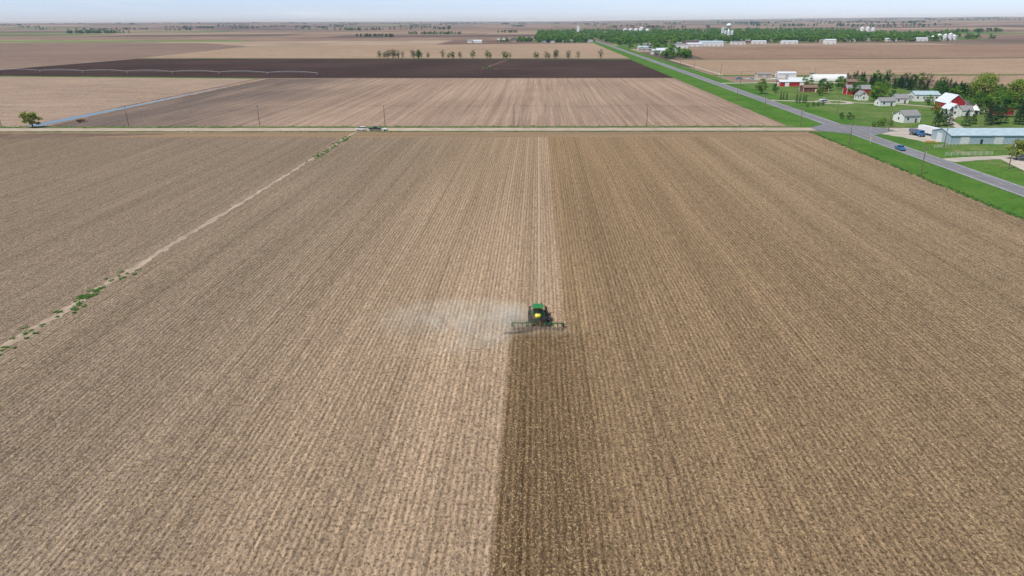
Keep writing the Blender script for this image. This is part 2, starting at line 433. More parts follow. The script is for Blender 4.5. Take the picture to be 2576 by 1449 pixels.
strip('dirt_track', [(175, 690), (178, 700), (176, 970)], [4, 4, 4], 0.1, M_grv)

# waterway with standing water, bare waterway across the left field
M_mud = field('ditch_mud', (0.31, 0.25, 0.195), (0.22, 0.175, 0.135), patch=0.08)
strip('ditch_bank', [(-263, 353), (-262, 420), (-261, 520), (-260, 672)], [13, 10, 8, 7], 0.055, M_mud, jag=1.2, sub=4)
nw = NT('water'); nw.color((0.10, 0.13, 0.15)); nw.b.inputs['Roughness'].default_value = 0.12
nw.b.inputs['Specular IOR Level'].default_value = 0.6; nw.b.inputs['IOR'].default_value = 1.33
nw.bump(nw.noise(nw.pos()[3], 1.2, 3.0), 0.08, 0.05)
strip('ditch_water', [(-265, 355), (-263.5, 385), (-262, 430), (-261, 470), (-260.5, 530), (-260, 580)], [8.5, 7.5, 5.2, 3.5, 2.4, 1.0], 0.09, nw.m, jag=0.8, sub=3)
nwt = NT('waterway_soil'); cc = nwt.mix(nwt.step(nwt.sn(0.6, 0.15, 4), 0.3, 0.7), (0.26, 0.197, 0.145), (0.41, 0.32, 0.24))
nwt.color(cc)
strip('dirt_track', [(-88, 20), (-88.2, 120), (-88, 200), (-88.5, 333)], [2.2, 2.0, 1.3, 1.9], 0.045, nwt.m, jag=0.5, sub=1.5)

# weeds scattered on the track: low tufts of blades
def tufts(name, spots, mats, h=0.22):
    b = MB()
    for (x, y, r, k) in spots:
        for _ in range(k):
            a = random.uniform(0, 6.28); q = r * math.sqrt(random.random())
            px = x + q * math.cos(a) * 0.7; py = y + q * math.sin(a) * 1.2; s = random.uniform(0.06, 0.2); t = random.uniform(0, 3.14)
            hh = h * random.uniform(0.4, 1.2); dx, dy = math.cos(t) * s, math.sin(t) * s; lx, ly = random.uniform(-.3, .3), random.uniform(-.3, .3)
            b.add([(px - dx, py - dy, 0.05), (px + dx, py + dy, 0.05), (px + dx * .6 + lx, py + dy * .6 + ly, hh), (px - dx * .6 + lx, py - dy * .6 + ly, hh)], [(0, 1, 2, 3)], random.choice((0, 0, 1)))
    b.obj(name, mats)
wd = [leaf('weed_leaf', (0.10, 0.22, 0.045)), leaf('weed_leaf_b', (0.14, 0.23, 0.08))]
sp = []
for y0, y1, nn, r in ((95, 99, 5, 0.5), (102, 111, 12, 0.5), (112, 122, 16, 0.8), (120, 126, 14, 0.9), (128, 137, 9, 0.7), (265, 322, 70, 1.0), (240, 262, 6, .5)):
    for _ in range(nn):
        sp.append((-88 + random.gauss(0.2, 1.0), random.uniform(y0, y1), r * random.uniform(0.3, 1.1), int(38 * r)))
tufts('weed_patch', sp, wd)
sp = []
for _ in range(420):
    sp.append((129.3 + random.gauss(0, .6), random.uniform(150, 333), random.uniform(.2, .6), 14))
for _ in range(300):
    sp.append((random.uniform(-380, 128), random.choice((333.4, 348.2, 352.6)) + random.gauss(0, .4), random.uniform(.4, 1.0), 14))
tufts('ditch_weeds', sp, wd, .35)

# ------------------------------------------------------------------ trees
def foliage(b, centers, leaves, size, mats=3, flat=0.75):
    for (cx, cy, cz, r) in centers:
        mi = 1 + random.choice(range(mats))
        for _ in range(leaves):
            v = Vector((random.gauss(0, 1), random.gauss(0, 1), random.gauss(0, 1))).normalized() * r * random.uniform(0.45, 1.0)
            c = Vector((cx + v.x, cy + v.y, cz + v.z * flat))
            nrm = (v.normalized() + Vector((random.uniform(-.8, .8), random.uniform(-.8, .8), random.uniform(-.2, 1.1)))).normalized()
            a = nrm.orthogonal().normalized(); a = Matrix.Rotation(random.uniform(0, 6.28), 3, nrm) @ a; d = nrm.cross(a)
            s = size * random.uniform(0.55, 1.2)
            b.add([c - a * s, c - d * s * .7, c + a * s, c + d * s * .7], [(0, 1, 2, 3)], mi)

BARK = simple('bark', (0.14, 0.11, 0.085), 0.95, 0.05, 0.3, 3)
def tree_mesh(name, h, w, cols, clumps=26, leaves=26, size=0.42, trunk=0.28, base=0.22, sparse=False):
    b = MB(); tr = h * (0.34 if not sparse else 0.45); r = h * 0.028 + 0.06
    b.cyl((0, 0, 0), (0.1, 0, tr), r, r * 0.7, 8, 0); cs = []
    for i in range(clumps):
        a = random.uniform(0, 6.28); k = random.random()
        zz = h * (base + (1 - base) * k * 0.93)
        kk = (zz / h - base) / (1 - base)
        prof = math.sin(math.pi * min(1, (kk * 0.88 + 0.14))) ** 0.6
        q = w / 2 * prof * math.sqrt(random.uniform(0.1, 1)) * 0.85
        cx, cy = q * math.cos(a), q * math.sin(a); rr = w * random.uniform(0.11, 0.2)
        cs.append((cx, cy, zz, rr))
        if i % 2 == 0 or sparse:
            b.cyl((0.05, 0, tr * random.uniform(.55, 1)), (cx, cy, zz), r * 0.38, r * 0.1, 5, 0, False)
    foliage(b, cs, leaves, size)
    return b.mesh(name, [BARK] + cols)

def conifer_mesh(name, h, w, cols, size=0.35, n=520):
    b = MB(); b.cyl((0, 0, 0), (0, 0, h * .95), h * .025, 0.02, 7, 0)
    for i in range(n):
        k = random.random() ** 0.8; zz = h * (0.07 + 0.93 * (1 - k)); rr = w / 2 * (k + 0.04) * random.uniform(0.6, 1.08) * (1 + .12 * math.sin(zz * 5))
        a = random.uniform(0, 6.28); c = Vector((rr * math.cos(a), rr * math.sin(a), zz))
        out = Vector((math.cos(a), math.sin(a), -0.35)).normalized(); sd = Vector((-math.sin(a), math.cos(a), random.uniform(-.4, .4)))
        s = size * random.uniform(0.6, 1.3)
        b.add([c - out * s, c - sd * s * .6, c + out * s, c + sd * s * .6], [(0, 1, 2, 3)], random.choice((1, 1, 2, 3)))
    return b.mesh(name, [BARK] + cols)

G_bright = [leaf('leaf_bright_a', (0.120, 0.225, 0.034)), leaf('leaf_bright_b', (0.160, 0.260, 0.046)), leaf('leaf_bright_c', (0.080, 0.170, 0.025))]
G_mid = [leaf('leaf_mid_a', (0.080, 0.178, 0.032)), leaf('leaf_mid_b', (0.110, 0.215, 0.036)), leaf('leaf_mid_c', (0.052, 0.125, 0.023))]
G_town = [leaf('leaf_town_a', (0.15, 0.29, 0.045)), leaf('leaf_town_b', (0.20, 0.33, 0.06)), leaf('leaf_town_c', (0.09, 0.20, 0.035))]
G_yel = [leaf('leaf_yel_a', (0.23, 0.27, 0.055)), leaf('leaf_yel_b', (0.28, 0.30, 0.07)), leaf('leaf_yel_c', (0.16, 0.20, 0.04))]
G_bud = [leaf('leaf_bud_a', (0.16, 0.16, 0.07)), leaf('leaf_bud_b', (0.12, 0.17, 0.06)), leaf('leaf_bud_c', (0.17, 0.14, 0.08))]
G_pine = [leaf('pine_a', (0.030, 0.074, 0.028)), leaf('pine_b', (0.042, 0.088, 0.032)), leaf('pine_c', (0.016, 0.044, 0.020))]

T_dec = [tree_mesh('decid', 9, 8.5, G_mid), tree_mesh('decid', 9, 8, G_bright), tree_mesh('decid', 9, 9.5, G_bright, 30)]
T_yel = [tree_mesh('decid_y', 8, 8, G_yel, 30, 34)]
T_con = [conifer_mesh('conif', 8, 4.4, G_pine), conifer_mesh('conif', 8, 5.2, G_pine)]
T_bud = [tree_mesh('bud', 10, 8, G_bud, 22, 9, 0.4, sparse=True), tree_mesh('bud', 10, 6.5, G_bud, 20, 11, 0.38, sparse=True),
         tree_mesh('bud', 10, 9, [G_mid[0], G_bud[1], G_yel[2]], 26, 15, 0.42, sparse=True)]
T_far = [tree_mesh('fart', 11, 12, c, 13, 18, 1.2, base=0.10) for c in (G_town, G_mid, [G_town[0], G_bright[0], G_mid[2]], G_town, [G_yel[2], G_town[0], G_town[1]], G_bright)]
T_fdark = [tree_mesh('fard', 10, 10, c, 11, 12, 1.2, base=0.08) for c in ([G_pine[1], G_mid[2], G_pine[0]], [G_mid[2], G_mid[0], G_pine[1]])]

def plant(name, me, x, y, s=1.0, parent=None, sz=None):
    o = bpy.data.objects.new(name, me); o.location = (x, y, hz(x, y)); o.rotation_euler = (0, 0, random.uniform(0, 6.28))
    sz = sz or s; o.scale = (s, s, sz); COL.objects.link(o)
    if parent: o.parent = parent
    return o

# lone tree by the gravel road
plant('roadside_tree', T_yel[0], -261, 349.5, 1.25, sz=1.05)
# farmstead trees
big = tree_mesh('big_cottonwood', 19, 20, [G_bright[1], G_yel[1], G_yel[0]], 80, 40, 0.55)
plant('cottonwood_tree', big, 266, 430, 1.0)
plant('cottonwood_tree', big, 281, 424, 0.85)
for (x, y, s, k) in [(218, 462, 1.15, 1), (226, 478, .95, 2), (160, 512, 1.0, 1), (172, 519, .6, 0), (233, 486, 1.0, 2), (214, 486, .9, 0), (245, 399, 1.1, 0),
                     (250, 384, 1.0, 0), (202, 510, 1.0, 0), (206, 545, .8, 1), (241, 508, 1.0, 0), (250, 520, .8, 1), (262, 470, 1.1, 0), (216, 533, .7, 2), (235, 560, .8, 0),
                     (247, 553, .8, 1), (275, 402, 1.2, 0), (212, 573, .7, 1), (283, 440, 1.3, 2), (221, 397, .6, 1), (255, 408, .9, 1), (252, 425, .8, 2), (262, 412, 1.0, 1),
                     (272, 418, 1.1, 2), (240, 440, .6, 1), (262, 452, 1.0, 1), (232, 470, .6, 0), (196, 498, .6, 1), (240, 534, .9, 0), (228, 545, .9, 2), (216, 383, .5, 1), (288, 410, 1.2, 1)]:
    plant('shade_tree', T_dec[k], x, y, s * 1.18)
for (x, y, s) in [(196, 349.5, .8), (201, 352, .95), (206, 356, 1.0), (212, 352, .9), (219, 358, .8), (229, 358, 1.25), (235, 362, 1.3), (224, 354, .8),
                  (241, 357, 1.1), (247, 366, 1.2), (258, 385, 1.1), (263, 378, 1.2), (207, 366, .7), (236, 372, 1.0), (254, 358, .9), (240, 380, .9)]:
    plant('pine_tree', random.choice(T_con), x, y, s * 1.12)
for i, (x, y) in enumerate([(160, 470), (162, 471), (164, 470.5), (166, 452), (168, 451), (164.5, 453), (170, 452.5)]):
    plant('cypress_tree', T_con[0], x, y, .42, sz=.72)
for (x, y, s) in [(161.5, 377, .4), (165, 376, .42), (168, 378, .3), (172, 352, .45), (169, 350, .4), (175, 351, .4), (166, 349, .35), (163, 430, .3), (172, 437, .35), (168, 434, .3), (176, 440, .3)]:
    plant('shrub', random.choice(T_dec + T_yel), x, y, s)
belt = empty('pine_windbreak')
for i in range(90):
    t = random.random(); x = 262 + 42 * t + random.uniform(-7, 7); y = 604 - 165 * t + random.uniform(-6, 6)
    plant('belt_pine', random.choice(T_con), x, y, random.uniform(.8, 1.3), belt)
for i in range(18):
    t = random.random(); plant('belt_tree', random.choice(T_dec + T_bud), 275 + 40 * t + random.uniform(-6, 6), 600 - 165 * t, random.uniform(.8, 1.3), belt)
plant('street_tree', T_yel[0], 180, 263, 1.0); plant('street_tree', T_yel[0], 186, 268, .9)

# thin-crowned tree row behind the dark field
for g in [(950, 1), (966, 2), (981, 1), (987, 2), (996, 1), (1004, 1), (1012, 1), (1041, 2), (1049, 2), (1062, 1), (1072, 1), (1118, 1), (1128, 1), (1143, 2), (1163, 1), (1192, 1), (1235, 2),
          (1275, 1), (1288, 1), (1350, 1), (1360, 1), (1376, 1), (1386, 1), (1398, 2), (1406, 1), (1430, 1), (1437, 1), (1455, 1), (1506, 1)]:
    t = (g[0] - 950) / 556.0; x = -229 + 312 * t; yy = 1034 - 44 * t
    for k in range(g[1]):
        plant('bare_tree', random.choice(T_bud), x + random.uniform(-3, 3), yy + random.uniform(-2, 3), random.uniform(.85, 1.3))
plant('bare_tree', T_bud[2], -216, 1033, 1.2); plant('green_tree', T_dec[1], 0 - 45, 1012, 1.1); plant('green_tree', T_dec[0], -172, 1026, 1.2)

# town trees
town = empty('town_trees')
def town_patch(x0, x1, y0, y1, n, bias=1.0, smin=.85, smax=1.4, kinds=None):
    for _ in range(n):
        x = random.uniform(x0, x1); y = y0 + (y1 - y0) * random.random() ** bias
        if 138 < x < 162: continue
        plant('crown', random.choice(kinds or T_far), x, y, random.uniform(smin, smax), town)
town_patch(-5, 136, 1760, 2150, 190)
town_patch(0, 136, 2100, 3300, 190)
town_patch(166, 330, 1560, 2100, 200)
town_patch(300, 930, 1680, 1800, 200)
town_patch(300, 930, 1750, 2150, 520)
town_patch(166, 1200, 2100, 3000, 700)
town_patch(166, 1300, 3000, 3600, 240)
town_patch(850, 1150, 1850, 2250, 110)
town_patch(172, 218, 985, 1060, 30, 1.0, .8, 1.35, T_dec + T_far[:1])
town_patch(170, 250, 1230, 1500, 26, 1.0, .6, 1.0)
town_patch(60, 135, 1715, 1780, 12, 1, .6, .9)
town_patch(-60, 5, 1900, 2200, 18, 1, .5, .9)

# distant groves
gv = empty('distant_groves')
def grove(x0, y0, x1, y1, n, kinds=T_fdark, smin=.7, smax=1.2, spread=18):
    for i in range(n):
        t = random.random()
        plant('grove_tree', random.choice(kinds), x0 + (x1 - x0) * t + random.uniform(-spread, spread), y0 + (y1 - y0) * t + random.uniform(-spread, spread), random.uniform(smin, smax), gv)
grove(-2560, 3900, -2230, 3800, 60, T_fdark + T_far[:2], 1.1, 1.8, 45)
grove(-640, 2560, -500, 2500, 30, T_fdark); grove(-560, 3020, -330, 2960, 44, T_far[:3] + T_fdark)
grove(-180, 3300, -100, 3270, 18); grove(-1180, 4500, -1000, 4450, 26, T_fdark + T_far[:1], 1, 1.6)
grove(-700, 4700, -560, 4650, 20, T_fdark, 1, 1.5); grove(-3300, 5600, -3000, 5500, 24, T_fdark, 1, 1.7)
grove(-2500, 5900, -2250, 5850, 22, T_fdark, 1, 1.7); grove(1500, 2700, 1750, 2800, 30, T_fdark + T_far[:2], 1, 1.4); grove(1320, 2500, 1400, 2500, 14)
for _ in range(170):
    y0 = random.uniform(4200, 14500); x0 = random.uniform(-0.85, 0.85) * y0; ln = random.uniform(40, 360)
    grove(x0, y0, x0 + ln, y0 + random.uniform(-30, 30), random.randint(8, 18), T_fdark, 1.0, 1.8, 25)

# ------------------------------------------------------------------ buildings
W_white = simple('white_siding', (0.70, 0.70, 0.68), 0.6, 0.3, 0.08); R_grey = simple('grey_shingle', (0.24, 0.24, 0.245), 0.85, 0.1, 0.12)
R_white = simple('white_metal_roof', (0.60, 0.64, 0.68), 0.45, 0.4, 0.09); R_dark = simple('dark_shingle', (0.10, 0.09, 0.09), 0.9, 0.1, 0.15)
W_red = simple('red_barn_paint', (0.42, 0.025, 0.032), 0.7, 0.2, 0.15); W_brick = simple('brick', (0.22, 0.085, 0.06), 0.9, 0.1, 0.15)
R_blue = simple('blue_metal_roof', (0.38, 0.48, 0.53), 0.4, 0.4, 0.12, 0.6); W_blue = simple('blue_grey_siding', (0.31, 0.40, 0.45), 0.5, 0.3, 0.08)
W_tan = simple('tan_siding', (0.40, 0.33, 0.25), 0.7, 0.2, 0.08); GL = simple('window_glass', (0.03, 0.04, 0.05), 0.15, 0.6, 0.1)
TRIM = simple('trim_white', (0.78, 0.78, 0.76), 0.5, 0.3, 0.04); DOOR = simple('door_brown', (0.12, 0.07, 0.04), 0.7, 0.2, 0.1)
R_brown = simple('brown_shingle', (0.20, 0.14, 0.11), 0.9, 0.1, 0.12)

def building(name, x, y, w, d, h, rh, wall, roof, rz=0.0, over=0.35, win=True, bigdoor=False, gambrel=False, ridge='x', chimney=False, cupola=False, simple_mesh=False):
    """w along ridge axis (local x), d = depth; gable ends at +-x. ridge='y' turns it a quarter"""
    if ridge == 'y': rz += math.pi / 2
    par = None if simple_mesh else empty(name, (x, y, 0), rz)
    b = MB()
    if gambrel: prof = [(-d / 2, 0), (d / 2, 0), (d / 2, h), (d * .32, h + rh * .62), (0, h + rh), (-d * .32, h + rh * .62), (-d / 2, h)]
    else: prof = [(-d / 2, 0), (d / 2, 0), (d / 2, h), (0, h + rh), (-d / 2, h)]
    b.prism(prof, -w / 2, w / 2, 0, 'x')
    r = b if simple_mesh else MB(); ri = 1 if simple_mesh else 0
    t = 0.16; top = prof[2:][::1]
    segs = [(top[i], top[i + 1]) for i in range(len(top) - 1)]
    for (a, za), (c, zc) in segs:
        def ext(p, q):
            L = math.hypot(p[0] - q[0], p[1] - q[1]); return (p[0] + (p[0] - q[0]) / L * over, p[1] + (p[1] - q[1]) / L * over)
        A, C = (a, za), (c, zc)
        if abs(abs(a) - d / 2) < 1e-6: A = ext((a, za), (c, zc))
        if abs(abs(c) - d / 2) < 1e-6: C = ext((c, zc), (a, za))
        r.prism([(A[0], A[1] + 0.02), (C[0], C[1] + 0.02), (C[0], C[1] + t), (A[0], A[1] + t)], -w / 2 - over, w / 2 + over, ri, 'x')
    wn = b if simple_mesh else MB(); wi = 2 if simple_mesh else 0
    dr = b if simple_mesh else MB(); di = 3 if simple_mesh else 0
    if win:
        k = max(1, int(w / 3.2))
        for sgn in (-1, 1):
            for i in range(k):
                xx = -w / 2 + w * (i + 0.5) / k
                if sgn == -1 and i == k // 2 and not bigdoor:
                    dr.box((xx, sgn * (d / 2 + .03), 1.05), (1.0, 0.08, 2.1), di); continue
                wn.box((xx, sgn * (d / 2 + .03), h * .58), (0.95, 0.07, min(1.3, h * .45)), wi)
            k2 = max(1, int(d / 4))
            for i in range(k2):
                wn.box((sgn * (w / 2 + .03), -d / 2 + d * (i + .5) / k2, h * .55), (0.07, 0.9, min(1.25, h * .45)), wi)
            if rh > 1.8: wn.box((sgn * (w / 2 + .03), 0, h + rh * .35), (0.07, 0.8, 0.9), wi)
    if bigdoor:
        dr.box((-w / 2 - .06, 0, min(3.4, h * .9) / 2), (0.14, min(4.2, d * .42), min(3.4, h * .9)), di)
        for i in range(max(1, int(w / 9))):
            dr.box((-w / 2 + w * (i + .5) / max(1, int(w / 9)), -d / 2 - .06, min(3.2, h * .85) / 2), (3.2, 0.14, min(3.2, h * .85)), di)
    if chimney: b.box((w * .2, 0.5, h + rh + .2), (.6, .6, 1.6), 0)
    dm = TRIM if (wall in (W_red, W_brick)) else (simple('door_grey', (0.42, 0.43, 0.44), 0.6, 0.3) if bigdoor else DOOR)
    if simple_mesh:
        return b.obj(name, [wall, roof, GL, dm], (x, y, 0), rz)
    b.obj('walls', [wall], parent=par); r.obj('roof', [roof], parent=par)
    if win and wn.v: wn.obj('windows', [GL], parent=par)
    if dr.v: dr.obj('doors', [dm], parent=par)
    c = MB()
    for sx in (-1, 1):
        for sy in (-1, 1): c.box((sx * (w / 2 + .02), sy * (d / 2 + .02), h / 2), (.22, .22, h), 0)
    c.obj('corner_boards', [TRIM], parent=par)
    return par

building('red_barn', 236, 411, 13, 10, 5.2, 4.4, W_red, R_white, rz=0.0, ridge='y', win=True, bigdoor=True)
building('red_barn_wing', 244.5, 413, 6, 10, 3.6, 2.0, W_red, R_dark, rz=0.0)
building('white_house', 226, 391, 8, 6.5, 3.8, 2.8, W_white, R_white, ridge='y', chimney=True)
building('white_house', 234, 392, 6, 5, 3.0, 2.2, W_white, R_grey)
building('white_schoolhouse', 190.5, 367, 9.5, 7.5, 3.6, 2.3, W_white, R_grey, rz=0.25)
building('white_metal_building', 250, 466, 15, 11, 4.2, 1.8, W_white, R_blue, rz=-0.1, bigdoor=True)
building('white_cottage', 213, 439, 9.5, 6, 3.0, 1.8, W_white, R_grey, rz=0.1)
building('white_cottage', 228.5, 453, 8, 6, 3.2, 2.2, W_white, R_grey)
building('white_cottage', 212.5, 471, 7.5, 5.5, 3.2, 2.6, W_white, R_grey, ridge='y')
building('red_depot', 225, 507, 16, 9, 4.0, 2.3, W_red, R_grey, rz=-0.1)
building('brick_hall', 203, 528, 18, 8, 3.2, 1.4, W_brick, R_brown)
building('long_shed', 203.5, 575, 23, 9, 3.4, 1.3, W_red, R_white, bigdoor=True, win=False)
building('long_shed', 214, 592, 18, 8, 3.6, 1.4, W_white, R_white, bigdoor=True, win=False)
building('red_shed', 252.5, 394, 6, 5, 3.0, 2.0, W_red, R_dark)
building('red_shed', 259.5, 397, 6, 5, 3.0, 2.0, W_red, R_dark, ridge='y')
building('red_shed', 262, 372, 7, 5, 3.0, 2.0, W_red, R_dark)
building('machine_shed', 225, 656, 16, 8, 4.2, 1.2, W_white, R_white, bigdoor=True, win=False)
building('machine_shed', 206, 660, 12, 8, 3.2, 1.0, W_tan, R_grey, bigdoor=True, win=False)
building('storage_shed', 252, 576, 14, 8, 3.2, 1.6, W_brick, R_brown, win=False)
# quonset hut
q = MB(); prof = [(-6.2, 0)] + [(-6.2 * math.cos(math.pi * i / 18), 5.4 * math.sin(math.pi * i / 18)) for i in range(1, 18)] + [(6.2, 0)]
e = empty('quonset_hut', (250.5, 624, 0)); q.prism(prof, -14.5, 14.5, 0, 'x'); q.obj('shell', [simple('quonset_metal', (0.68, 0.69, 0.68), 0.5, 0.4, 0.04)], parent=e)
q = MB()
for i in range(-14, 15, 2):
    pr = [(6.27 * math.cos(math.pi * j / 18), 5.47 * math.sin(math.pi * j / 18)) for j in range(19)]
    for j in range(18):
        q.add([(i, pr[j][0], pr[j][1]), (i + .2, pr[j][0], pr[j][1]), (i + .2, pr[j + 1][0], pr[j + 1][1]), (i, pr[j + 1][0], pr[j + 1][1])], [(0, 1, 2, 3)])
q.box((-14.56, 0, 1.7), (.1, 3.6, 3.4), 0); q.obj('ribs', [simple('quonset_rib', (0.55, 0.56, 0.56), 0.5, 0.4)], parent=e)
# conical white corn crib
q = MB(); q.cyl((0, 0, 0), (0, 0, 2.2), 2.6, 2.6, 18, 0); q.cyl((0, 0, 2.2), (0, 0, 5.2), 2.9, 0.15, 18, 0); q.box((-.2, -2.6, 1), (1, .2, 2), 1)
q.obj('grain_bin', [W_white, GL], (243, 398, 0))

# big blue-grey warehouse east of the highway
e = empty('metal_warehouse', (203, 306, 0))
b = MB(); w, d, h, rh = 56, 15, 3.6, 1.9
b.prism([(-d / 2, 0), (d / 2, 0), (d / 2, h), (0, h + rh), (-d / 2, h)], -w / 2, w / 2, 0, 'x'); b.obj('walls', [W_blue], parent=e)
b = MB()
for s in (-1, 1):
    b.prism([(s * (d / 2 + .4), h - .08), (0, h + rh + .03), (0, h + rh + .18), (s * (d / 2 + .4), h + .07)], -w / 2 - .3, w / 2 + .3, 0, 'x')
b.obj('roof', [R_blue], parent=e)
b = MB()
for i in range(57): b.box((-w / 2 + i, -d / 2 - .02, h / 2), (.10, .06, h), 0)
b.box((0, -d / 2 - .03, .35), (w, .08, .3), 0)
b.obj('siding_ribs', [simple('siding_rib', (0.44, 0.52, 0.56), 0.5, 0.3)], parent=e)
b = MB()
for xx in (-22, -8, 9): b.box((xx, -d / 2 - .06, 1.6), (3.6, .1, 3.2), 0)
for xx in (-15, 0, 4, 16, 22): b.box((xx, -d / 2 - .06, 1.0), (1, .1, 2), 1)
b.box((-w / 2 - .05, 1, 1.7), (.1, 4, 3.4), 0)
b.obj('doors', [simple('door_pale', (0.6, 0.62, 0.62), 0.6, 0.3), GL], parent=e)

# town buildings
def silo(b, x, y, r, h, mi=0):
    b.cyl((x, y, 0), (x, y, h), r, r, 16, mi); b.cyl((x, y, h), (x, y, h + r * .55), r * 1.03, r * .12, 16, mi)
for (x, y, w, d, h, wl, rf, dk) in [
    (318, 1478, 44, 20, 8, W_brick, R_dark, 0), (345, 1462, 46, 22, 7, W_white, R_blue, 0), (310, 1452, 30, 14, 5, W_white, R_white, 0), (372, 1500, 24, 14, 6, W_tan, R_grey, 0),
    (478, 1590, 30, 12, 5, W_white, R_white, 0), (538, 1575, 34, 12, 5, W_white, R_white, 0),
    (612, 1545, 22, 14, 8, W_white, R_white, 0), (640, 1640, 24, 14, 5, W_tan, R_grey, 0),
    (820, 1720, 26, 12, 5, W_white, R_white, 0), (880, 1710, 34, 14, 6, W_white, R_white, 0),
    (190, 1150, 20, 12, 5, W_white, R_white, 0), (215, 1165, 22, 12, 5, W_white, R_blue, 0), (182, 1128, 14, 8, 4, W_white, R_grey, 0), (205, 1195, 22, 12, 5, W_white, R_white, 0),
    (180, 1235, 18, 10, 4, W_tan, R_grey, 0), (190, 1290, 26, 14, 5, W_white, R_blue, 0),
    (265, 1370, 30, 14, 6, W_white, R_grey, 0), (205, 1400, 24, 12, 6, W_tan, R_grey, 0), (425, 1560, 30, 12, 5, W_white, R_grey, 0)]:
    building('warehouse', x, y, w, d, h, d * .14, wl, rf, rz=random.uniform(-.04, .04), bigdoor=True, win=False, simple_mesh=True)
for i in range(46):
    x = random.choice((random.uniform(6, 132), random.uniform(170, 330), random.uniform(320, 900), random.uniform(320, 900)))
    y = random.uniform(1745, 1810) if x < 135 else (random.uniform(1440, 1700) if x < 330 else random.uniform(1655, 1760) + (x - 320) * .12)
    building('house', x, y, random.uniform(9, 16), random.uniform(7, 10), random.uniform(3, 4.5), random.uniform(1.8, 3), random.choice((W_white, W_tan, W_tan, W_blue, W_brick)),
             random.choice((R_grey, R_dark, R_brown, R_grey)), rz=random.choice((0, math.pi / 2)) + random.uniform(-.05, .05), simple_mesh=True)
building('farmhouse', -166, 1760, 12, 8, 5, 3, W_white, R_grey, simple_mesh=True); building('farm_shed', -148, 1765, 22, 10, 5, 2, W_white, R_white, simple_mesh=True, win=False)
building('farmhouse', -60, 1800, 12, 9, 5, 3, W_tan, R_dark, simple_mesh=True); building('farm_shed', -95, 1850, 18, 9, 5, 2, W_white, R_white, simple_mesh=True, win=False)
grove(-120, 1830, -20, 1850, 22, T_far, .6, 1.0)
S_met = simple('galvanised', (0.62, 0.64, 0.66), 0.4, 0.5, 0.05)
def silos(name, lst, tower=None):
    b = MB(); x0, y0 = lst[0][0], lst[0][1]
    for (x, y, r, h) in lst: silo(b, x - x0, y - y0, r, h)
    if tower: b.box((tower[0] - x0, tower[1] - y0, tower[2] / 2), (6, 6, tower[2])); b.box((tower[0] - x0 + 2, tower[1] - y0, tower[2] + 1.5), (10, 4, 3))
    b.obj(name, [S_met], (x0, y0, 0))
silos('grain_elevator', [(505, 1985, 4, 20), (514, 1985, 4, 20), (523, 1985, 4, 20)], (497, 1985, 27))
silos('storage_tanks', [(930, 1770, 6, 8), (944, 1772, 6, 8), (960, 1776, 7, 11), (975, 1778, 5, 12), (988, 1780, 5, 14), (1002, 1790, 7, 9)])
silos('grain_bins', [(350, 2950, 9, 14), (372, 2955, 9, 14), (394, 2960, 9, 14), (416, 2960, 10, 18), (440, 2965, 9, 12)])
silos('grain_elevator', [(178, 3200, 6, 20)], (171, 3200, 26))
silos('grain_bins', [(1310, 3000, 9, 14), (1334, 3005, 9, 14), (1358, 3010, 8, 12)])
# water tower
b = MB(); b.cyl((0, 0, 0), (0, 0, 3), 4.5, 1.8, 20, 0); b.cyl((0, 0, 3), (0, 0, 27), 1.8, 1.8, 20, 0); b.cyl((0, 0, 27), (0, 0, 31.5), 1.8, 5.5, 24, 0, False)
b.ball((0, 0, 34.5), 6.6, 0, 24, 14, .78); b.cyl((0, 0, 39.4), (0, 0, 40.4), .6, .6, 10, 0)
b.obj('water_tower', [simple('tower_paint', (0.70, 0.76, 0.80), 0.4, 0.4, 0.04)], (524, 2029, 0), smooth=True)
b = MB()
for s in ((-1, -1), (1, -1), (0, 1)): b.cyl((s[0] * 1.2, s[1] * 1.2, 0), (s[0] * .3, s[1] * .3, 62), .22, .12, 5, 0)
for i in range(20):
    z = i * 3.1; k = 1.2 - .9 * z / 62; b.cyl((-k, -k, z), (k, -k, z + 3.1), .08, .08, 4, 0); b.cyl((k, -k, z), (0, k, z + 3.1), .08, .08, 4, 0)
b.obj('radio_mast', [simple('mast_steel', (0.35, 0.35, 0.36), 0.5, 0.4)], (-2700, 5200, hz(-2700, 5200)))

# ------------------------------------------------------------------ power poles
WOOD = simple('pole_wood', (0.17, 0.13, 0.10), 0.95, 0.05, 0.2, 4); CER = simple('insulator', (0.45, 0.45, 0.46), 0.3, 0.5)
def pole(x, y, h=11.0, arm_x=True, name='utility_pole'):
    b = MB(); b.cyl((0, 0, 0), (0, 0, h), .19, .12, 8, 0)
    a = 0 if arm_x else math.pi / 2
    b.box((0, 0, h - .6), (2.4, .12, .14), 0, a)
    for k in (-1.1, -.45, .45, 1.1):
        p = (k * math.cos(a), k * math.sin(a)); b.cyl((p[0], p[1], h - .52), (p[0], p[1], h - .25), .06, .04, 6, 1)
    b.cyl((.3, 0, h - 2.6), (.3, 0, h - 1.7), .22, .22, 8, 1)
    b.obj(name, [WOOD, CER], (x, y, 0))
for x in (-348, -280, -212, -143, -78, -12, 55): pole(x, 352.6, 10.8, False)
for y in (178, 237, 295, 352.6, 411, 470): pole(131.5, y, 9.5)
for y in (180, 246, 335, 395, 460, 525, 590): pole(166.5, y, 10.5)
for (x, y) in ((216, 347), (168.5, 291), (262, 347), (245, 640), (175, 690)): pole(x, y, 10)
for i in range(10): pole(164.5, 760 + i * 75, 10)
b = MB()
